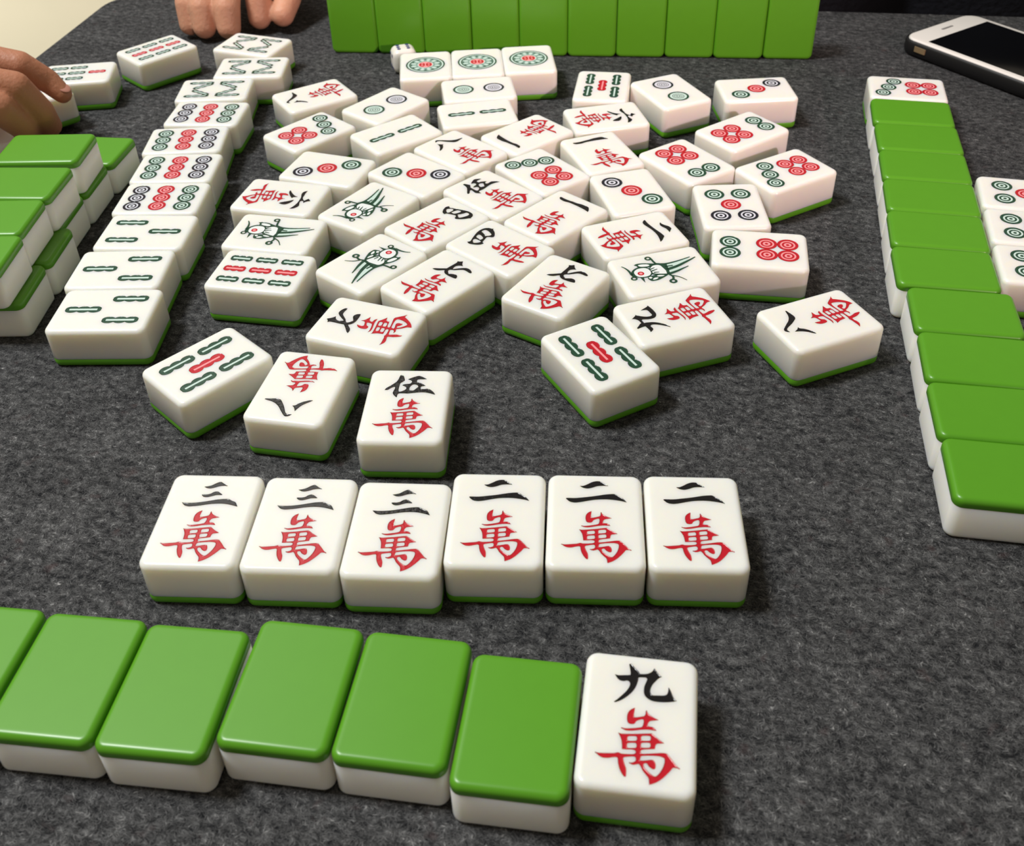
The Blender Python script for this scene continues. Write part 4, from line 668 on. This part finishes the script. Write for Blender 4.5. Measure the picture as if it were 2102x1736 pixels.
# ------------------------------------------------------------------ hands and the seated players
def limb_mesh(name, chains, voxel=.0011, smooth_it=4):
    bm = bmesh.new()
    def ball(c, r): bmesh.ops.create_icosphere(bm, subdivisions=3, radius=r, matrix=Matrix.Translation(c))
    for ch in chains:
        P = [(Vector(q[:3]), q[3]) for q in ch]
        for (a, ra), (b, rb) in zip(P, P[1:]):
            n = max(2, int((b-a).length/(min(ra, rb)*.25)))
            for k in range(n+1):
                t = k/n; ball(a.lerp(b, t), ra + (rb-ra)*t)
    me = bpy.data.meshes.new(name); bm.to_mesh(me); bm.free()
    o = bpy.data.objects.new(name, me); COL.objects.link(o)
    rm = o.modifiers.new('remesh', 'REMESH'); rm.mode = 'VOXEL'; rm.voxel_size = voxel; rm.use_smooth_shade = True
    sm = o.modifiers.new('smooth', 'SMOOTH'); sm.iterations = smooth_it; sm.factor = .5
    dg = bpy.context.evaluated_depsgraph_get(); me2 = bpy.data.meshes.new_from_object(o.evaluated_get(dg)); me2.name = name
    for p in me2.polygons: p.use_smooth = True
    bpy.data.objects.remove(o, do_unlink=True)
    return me2
def nail(parent, c, nv, dirv, w, l):
    """a fingernail: a slightly domed oval set into the fingertip"""
    bm = bmesh.new(); bmesh.ops.create_uvsphere(bm, u_segments=16, v_segments=8, radius=1)
    z = Vector(nv).normalized(); y = (Vector(dirv) - z*Vector(dirv).dot(z)).normalized(); x = y.cross(z)
    M = Matrix(((x.x*w, y.x*l, z.x*.0007, c[0]), (x.y*w, y.y*l, z.y*.0007, c[1]), (x.z*w, y.z*l, z.z*.0007, c[2]), (0, 0, 0, 1)))
    bmesh.ops.transform(bm, verts=bm.verts, matrix=M)
    for f in bm.faces: f.smooth = True
    me = bpy.data.meshes.new('fingernail'); bm.to_mesh(me); bm.free(); return link('fingernail', me, parent, [NAIL])

LH = {"index": [[-0.3, 0.5643, 0.054, 0.0096], [-0.2653, 0.5632, 0.047, 0.008199999999999999], [-0.2546, 0.5678, 0.036, 0.0068], [-0.2479, 0.5662, 0.029, 0.0054]], "middle": [[-0.2881, 0.5246, 0.057, 0.01], [-0.2575, 0.5333, 0.047, 0.0088], [-0.2508, 0.539, 0.031, 0.0076], [-0.2523, 0.5492, 0.018, 0.0063]], "ring": [[-0.2862, 0.5062, 0.055, 0.0096], [-0.2615, 0.5171, 0.043, 0.008400000000000001], [-0.2586, 0.53, 0.027, 0.0073], [-0.2625, 0.5421, 0.015, 0.006]], "pinky": [[-0.2912, 0.502, 0.05, 0.0086], [-0.2854, 0.5263, 0.036, 0.0072], [-0.2888, 0.5478, 0.023, 0.0062], [-0.2922, 0.5592, 0.016, 0.0052]]}
WR, EL = (-0.342, 0.524, 0.055, 0.024), (-0.4744, 0.5129, 0.06, 0.032)
chains = list(LH.values())
for k in LH: chains.append([LH[k][0], WR[:3] + (.015,)])
ks = list(LH)
for a, b in zip(ks, ks[1:]): chains.append([LH[a][0], LH[b][0]])
thb = Vector(WR[:3]).lerp(Vector(LH['index'][0][:3]), .45)
chains.append([(thb.x, thb.y, thb.z-.006, .013), (LH['index'][1][0]-.022, LH['index'][1][1]+.020, .030, .0100), (LH['index'][2][0]-.020, LH['index'][2][1]+.026, .016, .0080)])
chains.append([WR, EL])
ph1 = bpy.data.objects.new('person', None); COL.objects.link(ph1)
tag(ph1, 'bare hand and forearm reaching in to pick up a white tile', 'person')
ph1.location = (WR[0], WR[1], 0)
hm = limb_mesh('hand', chains)
ho = link('hand', hm, ph1, [SKIN]); ho.location = (-WR[0], -WR[1], 0)
tip, dip = Vector(LH['index'][3][:3]), Vector(LH['index'][2][:3])
nl = nail(ph1, tip + Vector((.0022, -.0010, .0040)), (.45, -.25, .85), tip-dip, .0034, .0042); nl.location = (-WR[0], -WR[1], 0)

# player across the table: torso and thighs in dark clothes, one hand resting on the cloth
def W_(x, y, z, r): return (x, y, z, r)
tips = {"pinky": [-0.2156, 0.7249, 0.009, 0.0064], "ring": [-0.2039, 0.7177, 0.0096, 0.007], "middle": [-0.1866, 0.7149, 0.0098, 0.0072], "index": [-0.1683, 0.7309, 0.0102, 0.007]}
tth = [-0.152, 0.7303, 0.012]
wrist = (-0.1978, .842, .045, .023)
ch2 = []; roots = []
for i, (k, t) in enumerate(tips.items()):
    x, y, z, r = t; mc = (x*.85 + wrist[0]*.15, y + .062 - .002*i, .050, r+.0028); roots.append(mc)
    r += .0012; ch2.append([mc, (x*.97+wrist[0]*.03, y+.022, .041, r+.0018), (x, y+.004, .022, r+.0008), (x, y, z, r-.0002)])
    ch2.append([mc, wrist[:3] + (.015,)])
for a, b in zip(roots, roots[1:]): ch2.append([a, b])
ch2.append([(wrist[0]+.016, wrist[1]-.02, .040, .013), (tth[0]+.008, tth[1]+.035, .030, .0105), (tth[0], tth[1], tth[2], .0082)])
ch2.append([wrist, (wrist[0]+.02, .93, .05, .027)])
opp = bpy.data.objects.new('person', None); COL.objects.link(opp); opp.location = (.36, 1.05, -.745)
tag(opp, 'seated player in dark clothes across the table with one hand on the cloth', 'person')
inv = (-.36, -1.05, .745)
body = limb_mesh('body', [[(.26, 1.05, -.28, .15), (.46, 1.05, -.28, .15)], [(.26, 1.05, -.26, .15), (.26, 1.05, -.05, .15)], [(.46, 1.05, -.26, .15), (.46, 1.05, -.05, .15)], [(.26, 1.05, -.05, .15), (.27, 1.08, .18, .12)], [(.46, 1.05, -.05, .15), (.45, 1.08, .18, .12)], [(.27, 1.08, .18, .12), (.45, 1.08, .18, .12)],
   [(.18, 1.10, .20, .08), (.0, 1.08, .02, .058), (wrist[0]+.03, .965, .062, .036)], [(.54, 1.08, .20, .08), (.66, .98, -.02, .06), (.62, .92, -.04, .045)],
   [(.26, 1.05, -.28, .11), (.24, .75, -.26, .085), (.24, .72, -.68, .055)], [(.46, 1.05, -.28, .11), (.50, .76, -.26, .085), (.50, .73, -.68, .055)]], voxel=.012, smooth_it=6)
bo = link('clothing', body, opp, [NAVY]); bo.location = inv
h2 = link('hand', limb_mesh('hand', ch2), opp, [SKIN2]); h2.location = inv
